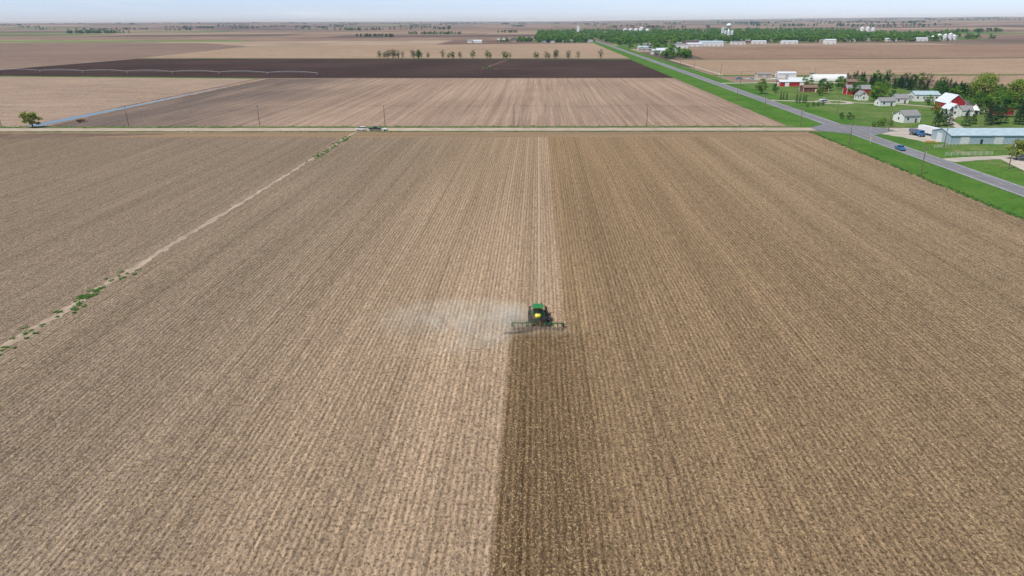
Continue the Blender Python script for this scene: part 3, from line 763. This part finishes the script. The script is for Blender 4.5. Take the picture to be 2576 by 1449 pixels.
def wire(p, q, sag=.8):
    p = Vector(p); q = Vector(q); prev = p
    for i in range(1, 9):
        t = i / 8; c = p.lerp(q, t); c.z -= 4 * sag * t * (1 - t); b.cyl(prev, c, .012, .012, 3, 0, False); prev = c
xs = [-348, -280, -212, -143, -78, -12, 55, 131.5]
for i in range(7):
    for o in (-1.1, .45, 1.1): wire((xs[i], 352.6 + o, 10.5), (xs[i + 1], 352.6 + o, 10.5 if i < 6 else 9.2))
ys = [178, 237, 295, 352.6, 411, 470]
for i in range(5):
    for o in (-1.1, .45, 1.1): wire((131.5 + o, ys[i], 9.2), (131.5 + o, ys[i + 1], 9.2))
b.obj('power_lines', [simple('wire', (0.08, 0.08, 0.08))])

# ------------------------------------------------------------------ vehicles
TIRE = simple('tire_rubber', (0.022, 0.022, 0.022), 0.9, 0.1, 0.1); RIM = simple('rim', (0.5, 0.5, 0.5), 0.35, 0.5)
P_white = simple('paint_white', (0.80, 0.80, 0.80), 0.3, 0.5, 0.02); P_black = simple('paint_black', (0.03, 0.03, 0.035), 0.3, 0.5, 0.05); P_blue = simple('paint_blue', (0.05, 0.17, 0.36), 0.3, 0.5, 0.04)
P_silver = simple('paint_silver', (0.4, 0.42, 0.44), 0.3, 0.5, 0.04); RED = simple('lamp_red', (0.5, 0.02, 0.02), 0.3, 0.5)
def wheel(b, x, y, r, w, mt=1, mr=2, rimr=.55):
    b.cyl((x - w / 2, y, r), (x + w / 2, y, r), r, r, 18, mt); b.cyl((x - w / 2 - .02, y, r), (x + w / 2 + .02, y, r), r * rimr, r * rimr, 12, mr)
def vehicle(name, x, y, rz, paint, kind='suv'):
    e = empty(name, (x, y, 0.11), rz)
    b = MB(); L = 4.9 if kind == 'suv' else 5.9
    if kind == 'suv':
        pr = [(-L / 2, .45), (-L / 2, 1.05), (-L / 2 + .1, 1.12), (L / 2 - 1.3, 1.12), (L / 2 - .15, .95), (L / 2, .75), (L / 2, .4)]
        gh = [(-L / 2 + .12, 1.12), (-L / 2 + .4, 1.72), (.5, 1.74), (1.35, 1.12)]
    else:
        pr = [(-L / 2, .55), (-L / 2, 1.22), (L / 2 - 1.7, 1.22), (L / 2 - .12, 1.16), (L / 2, 1.0), (L / 2, .5)]
        gh = [(-.75, 1.22), (-.6, 1.9), (.75, 1.92), (1.4, 1.22)]
    b.prism(pr, -1.0, 1.0, 0, 'x')
    g = MB(); g.prism(gh, -.86, .86, 0, 'x'); g.obj('glasshouse', [GL], parent=e)
    r = MB(); za = gh[1][1]; r.box((0, (gh[1][0] + gh[2][0]) / 2, za + .03), (1.66, gh[2][0] - gh[1][0] + .1, .07), 0); r.obj('roof', [paint], parent=e)
    if kind == 'pickup': b.box((0, -1.85, 1.225), (1.6, 1.7, .012), 4)
    for yy in (-L / 2 + .95, L / 2 - .95):
        for s in (-1, 1): wheel(b, s * .9, yy, .38, .26)
    for s in (-1, 1): b.box((s * .75, -L / 2 - .02, .9), (.25, .06, .2), 3); b.box((s * .7, L / 2 + .0, .8), (.32, .06, .18), 2)
    b.obj('body', [paint, TIRE, RIM, RED, P_black], parent=e)
    return e
vehicle('suv', -87, 338.6, rad(90), P_white); vehicle('pickup_truck', -80, 338.4, rad(-90), P_black, 'pickup')
b = MB(); b.box((0, 0, .75), (2.2, 1.9, .5), 0); b.box((0, 0, .3), (.1, 3.2, .1), 1); wheel(b, -1.1, 0, .35, .22, 1, 1); wheel(b, 1.1, 0, .35, .22, 1, 1)
b.obj('utility_trailer', [P_white, TIRE], (-75.0, 338.4, .11), rad(90))
vehicle('pickup_truck', 147.3, 284, rad(180), P_blue, 'pickup'); vehicle('pickup_truck', 179, 314, rad(60), P_white, 'pickup')
vehicle('car', 182, 455, rad(80), P_silver); vehicle('car', 186, 466, rad(20), P_white); vehicle('car', 232, 633, rad(10), P_black)
vehicle('car', 188, 634, rad(80), P_silver); vehicle('pickup_truck', 179, 640, rad(85), P_blue, 'pickup'); vehicle('car', 210, 640, rad(60), P_white)
e = empty('dump_trailer', (-248, 369, 0), .4); b = MB(); b.box((0, 0, 1.1), (3.6, 1.8, 1.0), 0, 0, 1.1); b.box((2.6, 0, .6), (1.8, .12, .12), 1); b.cyl((-.4, -1.0, .45), (-.4, -.75, .45), .45, .45, 14, 1); b.cyl((-.4, .75, .45), (-.4, 1.0, .45), .45, .45, 14, 1)
b.box((.2, 0, 1.9), (1.2, 1.0, .7), 2); b.obj('hopper', [simple('rust', (.2, .1, .06)), TIRE, simple('mach_yellow', (.5, .33, .04))], parent=e)
e = empty('semi_trailer', (178.5, 322, .08), rad(8)); b = MB(); b.box((0, 0, 2.5), (2.6, 12.5, 2.8), 0); b.box((0, 0, 1.0), (1.0, 12, .2), 1)
for yy in (-5, -3.8): wheel(b, -1.1, yy, .5, .35); wheel(b, 1.1, yy, .5, .35)
b.box((0, 4, .55), (1.2, .2, .9), 1); b.obj('box', [P_white, TIRE, RIM], parent=e)
e = empty('dump_truck', (172.5, 321, .08), rad(-172)); b = MB(); b.box((0, -1.4, 2.0), (2.5, 5.2, 1.5), 0, 0, 1.0); b.box((0, 2.5, 1.9), (2.3, 1.9, 1.8), 1); b.box((0, 3.9, 1.35), (1.9, 1.3, 1.0), 1)
b.box((0, 3.46, 2.3), (2.0, .06, .7), 2); b.box((0, .5, .85), (.9, 8, .25), 3)
for yy in (-3, -1.8, 3.7): wheel(b, -1.1, yy, .5, .3, 3, 4); wheel(b, 1.1, yy, .5, .3, 3, 4)
b.obj('truck_body', [simple('truck_box', (.13, .15, .2)), P_blue, GL, TIRE, RIM], parent=e)
b = MB()
for i in range(3): b.box((i * 1.6, 0, .7), (1.2, .5, .5), 0); b.cyl((i * 1.6, 0, 0), (i * 1.6, 0, .5), .08, .08, 6, 0); b.box((i * 1.6, 0, 1.05), (1.5, .12, .08), 0)
b.obj('farm_implement', [simple('implement_yellow', (.55, .30, .03))], (166, 300, .03), .1)
b = MB()
for i in range(9): b.cyl((i * 2.4, 0, 0), (i * 2.4, 0, 1.4), .05, .05, 6, 0)
for k in range(4): b.cyl((0, 0, .35 + k * .33), (19.2, 0, .35 + k * .33), .03, .03, 5, 0)
b.obj('pipe_fence', [S_met], (163, 288, .03), .5)
b = MB()
for i in range(9): b.cyl((i * 2.4, 0, 0), (i * 2.4, 0, 1.6), .05, .05, 6, 0)
for k in range(5): b.cyl((0, 0, .35 + k * .3), (19.2, 0, .35 + k * .3), .025, .025, 5, 0)
b.obj('pipe_fence', [S_met], (158, 270.5, .03), .12)
GREEN = simple('machine_green', (0.014, 0.19, 0.045), 0.35, 0.5, 0.05); YEL = simple('machine_yellow', (0.78, 0.58, 0.06), 0.4, 0.5, 0.05)
DK = simple('machine_black', (0.025, 0.025, 0.025), 0.7, 0.3); DGRN = simple('machine_dark_green', (0.02, 0.085, 0.035), 0.6, 0.3, 0.1)
def combine(x, y, rz):
    e = empty('combine_harvester', (x, y, .09), rz); b = MB(); b.box((0, -.8, 2.5), (2.8, 5.5, 2.2), 0, 0, .92); b.box((0, -.8, 3.85), (3, 2.6, .5), 0, 0, 1.15); b.box((0, 2.6, 2.9), (2.0, 1.6, 1.8), 1); b.box((0, 2.6, 3.87), (2.1, 1.8, .15), 0)
    b.box((0, 4.3, 1.2), (1.2, 2.2, .8), 0); b.box((0, 5.6, .7), (6.5, 1.0, .9), 0)
    for s in (-1, 1): wheel(b, s * 1.7, 1.8, .95, .6, 2, 3); wheel(b, s * 1.4, -2.6, .6, .4, 2, 3)
    b.obj('harvester_body', [GREEN, GL, TIRE, YEL], parent=e)
combine(248, 655, 2.6)

def tractor(name, x, y, rz, tank=True):
    e = empty(name, (x, y, 0.03), rz)
    b = MB()
    def lug(xx, yy, r, w):
        wheel(b, xx, yy, r, w, 0, 1, .52)
        for i in range(22):
            a = 2 * math.pi * i / 22
            for s in (-1, 1):
                p = Vector((xx + s * w * .24, yy + math.cos(a + s * .07) * r, r + math.sin(a + s * .07) * r))
                b.cyl(p - Vector((w * .22, 0, 0)), p + Vector((w * .22, 0, 0)), .045, .045, 4, 0)
    for s in (-1, 1):
        lug(s * 1.52, 0, 1.02, .46); lug(s * 1.52, 2.95, .76, .38)
    b.cyl((-1.5, 0, 1.02), (1.5, 0, 1.02), .14, .14, 8, 0); b.cyl((-1.5, 2.95, .76), (1.5, 2.95, .76), .1, .1, 8, 0)
    b.obj('wheels', [TIRE, YEL], parent=e)
    b = MB()
    b.box((0, 1.2, 1.05), (.75, 4.2, .55), 1)
    b.prism([(.75, 1.25), (3.75, 1.2), (3.75, 1.75), (3.3, 2.05), (.75, 2.2)], -.48, .48, 0, 'x')
    b.box((0, 3.8, 1.45), (.8, .12, .7), 1)
    b.box((0, 4.1, .95), (.9, .5, .5), 0)
    for s in (-1, 1):
        for i in range(7):
            a0 = rad(20 + i * 20); b.box((s * 1.4, math.cos(a0 + .17) * 1.16, 1.02 + math.sin(a0 + .17) * 1.16), (.45, .42, .06), 1)
        b.box((s * .95, .2, 1.55), (.4, 1.6, .7), 0)
    b.cyl((.62, 1.15, 2.0), (.62, 1.15, 3.25), .07, .07, 8, 1)
    b.obj('hood_and_fenders', [GREEN, DK], parent=e)
    b = MB(); b.box((0, .05, 2.35), (1.5, 1.55, 1.15), 0, 0, 1.04); b.obj('cab_glass', [GL], parent=e)
    b = MB(); b.box((0, .05, 1.65), (1.55, 1.6, .35), 0)
    for sx in (-1, 1):
        for sy in (-1, 1): b.cyl((sx * .77, .05 + sy * .79, 1.8), (sx * .8, .05 + sy * .82, 2.96), .05, .05, 6, 1)
    b.box((0, 0, 3.03), (1.85, 1.95, .16), 0); b.box((0, 0, 3.15), (1.7, 1.75, .1), 0, 0, .85)
    for s in (-1, 1): b.box((s * .7, -.98, 3.0), (.22, .06, .12), 2); b.box((s * 1.35, .8, 2.5), (.22, .06, .35), 1); b.cyl((s * .8, .8, 2.6), (s * 1.3, .8, 2.6), .02, .02, 5, 1)
    b.cyl((.45, .3, 3.2), (.45, .3, 3.38), .08, .08, 8, 2)
    b.obj('cab_frame_and_roof', [GREEN, DK, simple('lamp_orange', (.7, .25, .02), .3, .5)], parent=e)
    return e
tr_ = tractor('tractor', 0.3, 111.0, 0.0)
b = MB()
b.box((0, -2.7, .95), (9.3, .16, .16), 0); b.box((0, -2.1, .85), (4.2, .14, .14), 0)
for s in (-1, 1): b.cyl((s * .45, -1.0, .8), (s * .9, -2.6, .95), .08, .08, 6, 0); b.box((s * 1.2, -2.4, .95), (.14, .8, .14), 0)
b.cyl((0, -1.0, 1.2), (0, -2.6, 1.6), .07, .07, 6, 0); b.box((0, -2.6, 1.3), (.8, .14, .8), 0)
b.obj('toolbar', [DGRN], parent=tr_)
b = MB()
for i in range(12):
    x = -4.19 + i * .762
    b.box((x, -3.0, .72), (.1, .7, .1), 0); b.box((x, -3.25, .88), (.22, .3, .3), 4 if i % 3 == 0 else 0 if i % 3 == 1 else 1)
    b.cyl((x - .05, -3.15, .33), (x + .05, -3.15, .33), .3, .3, 14, 1); b.cyl((x - .16, -3.65, .22), (x - .08, -3.65, .22), .2, .2, 10, 1); b.cyl((x + .08, -3.65, .22), (x + .16, -3.65, .22), .2, .2, 10, 1)
    b.box((x, -3.5, .42), (.08, .5, .1), 1); b.box((x + .1, -3.32, 1.06), (.06, .06, .06), 2)
for s in (-1, 1):
    for xx in (2.0, 4.5): b.cyl((s * xx - .12, -2.2, .38), (s * xx + .12, -2.2, .38), .38, .38, 14, 1)
b.box((-4.68, -2.8, 1.15), (.1, .12, .4), 3); b.box((4.68, -2.8, 1.15), (.1, .12, .4), 3)
b.obj('row_units', [DGRN, DK, YEL, P_white, GREEN], parent=tr_)
b = MB(); b.ball((0, -1.75, 1.9), .56, 0, 16, 10, .9); b.cyl((0, -1.75, 2.35), (0, -1.75, 2.52), .2, .2, 10, 1); b.box((0, -1.75, 1.25), (1.3, .9, .12), 1)
b.cyl((0, -2.15, 1.85), (0, -2.33, 1.85), .14, .14, 8, 1)
b.obj('liquid_tank', [YEL, DK], parent=tr_, smooth=False)
b = MB(); b.box((1.2, -1.9, 1.2), (.8, .9, .9), 0); b.box((1.9, -1.5, 1.0), (.5, 1.0, .6), 0); b.box((-1.2, -1.8, 1.15), (.6, .6, .8), 0); b.box((.35, -3.0, 1.35), (.25, .1, .3), 1)
for k in range(6): b.cyl((.2 * k - .5, -1.0, 1.5), (.3 * k - .8, -2.7, 1.15), .03, .03, 5, 0)
b.box((.4, -3.7, 1.2), (.16, .04, .3), 1); b.box((-.4, -3.7, 1.2), (.16, .04, .3), 1)
b.obj('pumps_and_hoses', [DK, RED], parent=tr_)

# second tractor in the dark field, pulling left
t2 = tractor('tractor', -57, 799, rad(90))
b = MB(); b.box((0, -3, .9), (10, .25, .25), 0); b.box((0, -4.2, .9), (10, .25, .25), 0); b.box((0, -1.8, .8), (.2, 2.4, .2), 0)
for i in range(14): b.box((-4.8 + i * .74, -3.6, .6), (.3, 1.6, .7), 1 if i % 3 else 0)
b.obj('planter', [GREEN, DK], parent=t2)
strip('wheel_track', [(-50, 800), (40, 812)], [9, 8], 0.075, field('track_soil', (0.085, 0.062, 0.057), (0.11, 0.08, 0.07)), jag=1)
strip('wheel_track', [(-62, 803), (-42, 985)], [5, 5], 0.08, field('track_soil2', (0.12, 0.088, 0.075), (0.15, 0.11, 0.09)), jag=1)

# centre pivot irrigation
b = MB(); A = Vector((-216, 677 + 14, 0)); B = Vector((-640, 752 + 14, 0)); n = 8; D = (B - A) / n; u = D.normalized(); v = Vector((-u.y, u.x, 0))
for i in range(n):
    p = A + D * i; q = p + D; prev = None; pl = None
    for k in range(11):
        t = k / 10; c = p.lerp(q, t); z = 3.7 + 1.3 * 4 * t * (1 - t); c.z = z; lo = Vector((c.x, c.y, z - 1.1 * math.sin(math.pi * t) ** .5 if 0 < k < 10 else z))
        if prev: b.cyl(prev, c, .10, .10, 6, 0, False); b.cyl(pl, lo, .04, .04, 4, 0, False); b.cyl(pl, c, .03, .03, 4, 0, False)
        b.cyl(c, lo, .03, .03, 4, 0, False); prev, pl = c, lo
for i in range(n + 1):
    p = A + D * i
    for s in (-1, 1):
        f = p + v * (1.9 * s); b.cyl((f.x, f.y, .6), (p.x, p.y, 3.8), .08, .06, 5, 0)
        b.cyl((f.x - u.x * .15, f.y - u.y * .15, .6), (f.x + u.x * .15, f.y + u.y * .15, .6), .6, .6, 12, 1)
    f = v * 1.9; b.cyl((p.x - f.x, p.y - f.y, .6), (p.x + f.x, p.y + f.y, .6), .08, .08, 5, 0)
b.obj('center_pivot_irrigation', [simple('galv_light', (0.5, 0.52, 0.54), 0.4, 0.5), TIRE])

# road signs at the junction
b = MB(); b.cyl((0, 0, 0), (0, 0, 2.6), .04, .04, 6, 0); b.cyl((0, -.05, 2.4), (0, -.08, 2.4), .38, .38, 8, 1)
b.obj('stop_sign', [S_met, simple('sign_red', (.5, .02, .03), .4, .4)], (157.5, 333.5, 0), rad(90))
b = MB(); b.cyl((0, 0, 0), (0, 0, 2.4), .04, .04, 6, 0); b.box((0, -.05, 2.3), (.7, .03, .7), 1)
b.obj('road_sign', [S_met, simple('sign_yellow', (.75, .5, .03), .4, .4)], (142.5, 300, 0))

# ------------------------------------------------------------------ dust plume (real volume)
nd = bpy.data.materials.new('dust'); nd.use_nodes = True; t = nd.node_tree; t.nodes.clear()
o = t.nodes.new('ShaderNodeOutputMaterial'); pv = t.nodes.new('ShaderNodeVolumeScatter'); t.links.new(pv.outputs[0], o.inputs['Volume'])
pv.inputs['Color'].default_value = (1.0, 0.76, 0.53, 1); pv.inputs['Anisotropy'].default_value = -0.5
tc = t.nodes.new('ShaderNodeTexCoord'); ln = t.nodes.new('ShaderNodeVectorMath'); ln.operation = 'LENGTH'; t.links.new(tc.outputs['Object'], ln.inputs[0])
mr = t.nodes.new('ShaderNodeMapRange'); mr.inputs[1].default_value = 1.0; mr.inputs[2].default_value = 0.0; mr.inputs[3].default_value = 0; mr.inputs[4].default_value = 1.0; t.links.new(ln.outputs['Value'], mr.inputs[0])
nz = t.nodes.new('ShaderNodeTexNoise'); nz.inputs['Scale'].default_value = 0.26; nz.inputs['Detail'].default_value = 5; nz.inputs['Roughness'].default_value = .65; gp = t.nodes.new('ShaderNodeNewGeometry'); t.links.new(gp.outputs['Position'], nz.inputs['Vector'])
m2 = t.nodes.new('ShaderNodeMapRange'); m2.inputs[1].default_value = 0.36; m2.inputs[2].default_value = 0.70; m2.inputs[3].default_value = 0; m2.inputs[4].default_value = 1; t.links.new(nz.outputs[0], m2.inputs[0])
mm = t.nodes.new('ShaderNodeMath'); mm.operation = 'MULTIPLY'; t.links.new(mr.outputs[0], mm.inputs[0]); t.links.new(m2.outputs[0], mm.inputs[1])
mk2 = t.nodes.new('ShaderNodeMath'); mk2.operation = 'MULTIPLY'; mk2.inputs[1].default_value = 0.24; t.links.new(mm.outputs[0], mk2.inputs[0]); t.links.new(mk2.outputs[0], pv.inputs['Density'])
dust = empty('dust_cloud')
for (x, y, z, sx, sy, sz, r) in [(-5.0, 110.2, 1.6, 6.5, 5.0, 2.4, .1), (-14, 110.0, 1.6, 17, 9.0, 2.0, .1), (-9, 101.5, 1.1, 10, 3.6, 1.4, .55), (0.8, 105.4, .9, 7, 2.2, 1.1, 0)]:
    b = MB(); b.ball((0, 0, 0), 1.0, 0, 20, 12); ob = b.obj('dust_puff', [nd], (x, y, z), r, parent=dust, smooth=True); ob.scale = (sx, sy, sz)

# ------------------------------------------------------------------ atmosphere: thin haze layer
hm = bpy.data.materials.new('haze'); hm.use_nodes = True; t = hm.node_tree; t.nodes.clear()
o = t.nodes.new('ShaderNodeOutputMaterial'); vsn = t.nodes.new('ShaderNodeVolumeScatter'); vsn.inputs['Color'].default_value = (0.50, 0.76, 1.0, 1); vsn.inputs['Density'].default_value = 1 / 24000.0
vsn.inputs['Anisotropy'].default_value = -0.25
t.links.new(vsn.outputs[0], o.inputs['Volume'])
b = MB(); b.box((0, 15500, 58), (60000, 33000, 124)); b.obj('atmosphere_haze', [hm])

# ------------------------------------------------------------------ sky, sun
SUN = Vector((-0.50, -0.42, 1.05)).normalized(); el = math.asin(SUN.z); az = math.atan2(SUN.x, SUN.y)
w = bpy.data.worlds.new('World'); sc.world = w; w.use_nodes = True; t = w.node_tree; bg = t.nodes['Background']
sk = t.nodes.new('ShaderNodeTexSky'); sk.sky_type = 'NISHITA'; sk.sun_disc = False; sk.sun_elevation = el; sk.sun_rotation = az % (2 * math.pi)
sk.altitude = 500; sk.air_density = 1.0; sk.dust_density = 0.5; sk.ozone_density = 3.0
tc = t.nodes.new('ShaderNodeTexCoord')
# cooler, brighter band low on the horizon
sz_ = t.nodes.new('ShaderNodeSeparateXYZ'); t.links.new(tc.outputs['Generated'], sz_.inputs[0])
hr = t.nodes.new('ShaderNodeMapRange'); hr.inputs[1].default_value = 0.0; hr.inputs[2].default_value = 0.16; t.links.new(sz_.outputs[2], hr.inputs[0])
tm = t.nodes.new('ShaderNodeMix'); tm.data_type = 'RGBA'; t.links.new(hr.outputs[0], tm.inputs[0]); tm.inputs[6].default_value = (0.93, 1.07, 1.62, 1); tm.inputs[7].default_value = (0.74, 0.74, 0.76, 1)
tint = t.nodes.new('ShaderNodeMix'); tint.data_type = 'RGBA'; tint.blend_type = 'MULTIPLY'; tint.inputs[0].default_value = 1.0
t.links.new(sk.outputs[0], tint.inputs[6]); t.links.new(tm.outputs[2], tint.inputs[7])
mp = t.nodes.new('ShaderNodeMapping'); mp.inputs['Scale'].default_value = (2.5, 2.5, 40)
t.links.new(tc.outputs['Generated'], mp.inputs[0]); nz = t.nodes.new('ShaderNodeTexNoise'); nz.inputs['Scale'].default_value = 2.4; nz.inputs['Detail'].default_value = 6
t.links.new(mp.outputs[0], nz.inputs['Vector']); mr = t.nodes.new('ShaderNodeMapRange'); mr.inputs[1].default_value = .5; mr.inputs[2].default_value = .75; mr.inputs[3].default_value = 0; mr.inputs[4].default_value = .4
t.links.new(nz.outputs[0], mr.inputs[0]); mx = t.nodes.new('ShaderNodeMix'); mx.data_type = 'RGBA'; t.links.new(mr.outputs[0], mx.inputs[0]); t.links.new(tint.outputs[2], mx.inputs[6]); mx.inputs[7].default_value = (6.8, 7.4, 8.0, 1)
t.links.new(mx.outputs[2], bg.inputs[0]); bg.inputs[1].default_value = 0.125
L = bpy.data.lights.new('sun', 'SUN'); L.energy = 4.7; L.angle = rad(0.53); L.color = (1.0, 0.945, 0.865)
lo = bpy.data.objects.new('sun', L); lo.rotation_euler = SUN.to_track_quat('Z', 'Y').to_euler(); lo.location = (-100, -100, 200); COL.objects.link(lo)

# ------------------------------------------------------------------ camera (50 m drone, 24 mm)
P = math.atan(672.5 / 1715); S = rad(2.2); R = rad(0.38)
f = Vector((-math.sin(S) * math.cos(P), math.cos(S) * math.cos(P), -math.sin(P))); r0 = Vector((math.cos(S), math.sin(S), 0)); u0 = r0.cross(f)
r = r0 * math.cos(R) - u0 * math.sin(R); u = u0 * math.cos(R) + r0 * math.sin(R)
cam = bpy.data.cameras.new('camera'); cam.sensor_width = 36; cam.lens = 36 * 1715 / 2576; cam.clip_end = 80000; cam.clip_start = 0.5
co = bpy.data.objects.new('camera', cam); mtx = Matrix((r, u, -f)).transposed().to_4x4(); mtx.translation = Vector((0, 0, 50)); co.matrix_world = mtx
COL.objects.link(co); sc.camera = co
sc.view_settings.view_transform = 'Standard'; sc.view_settings.look = 'None'; sc.view_settings.exposure = 0; sc.view_settings.gamma = 1
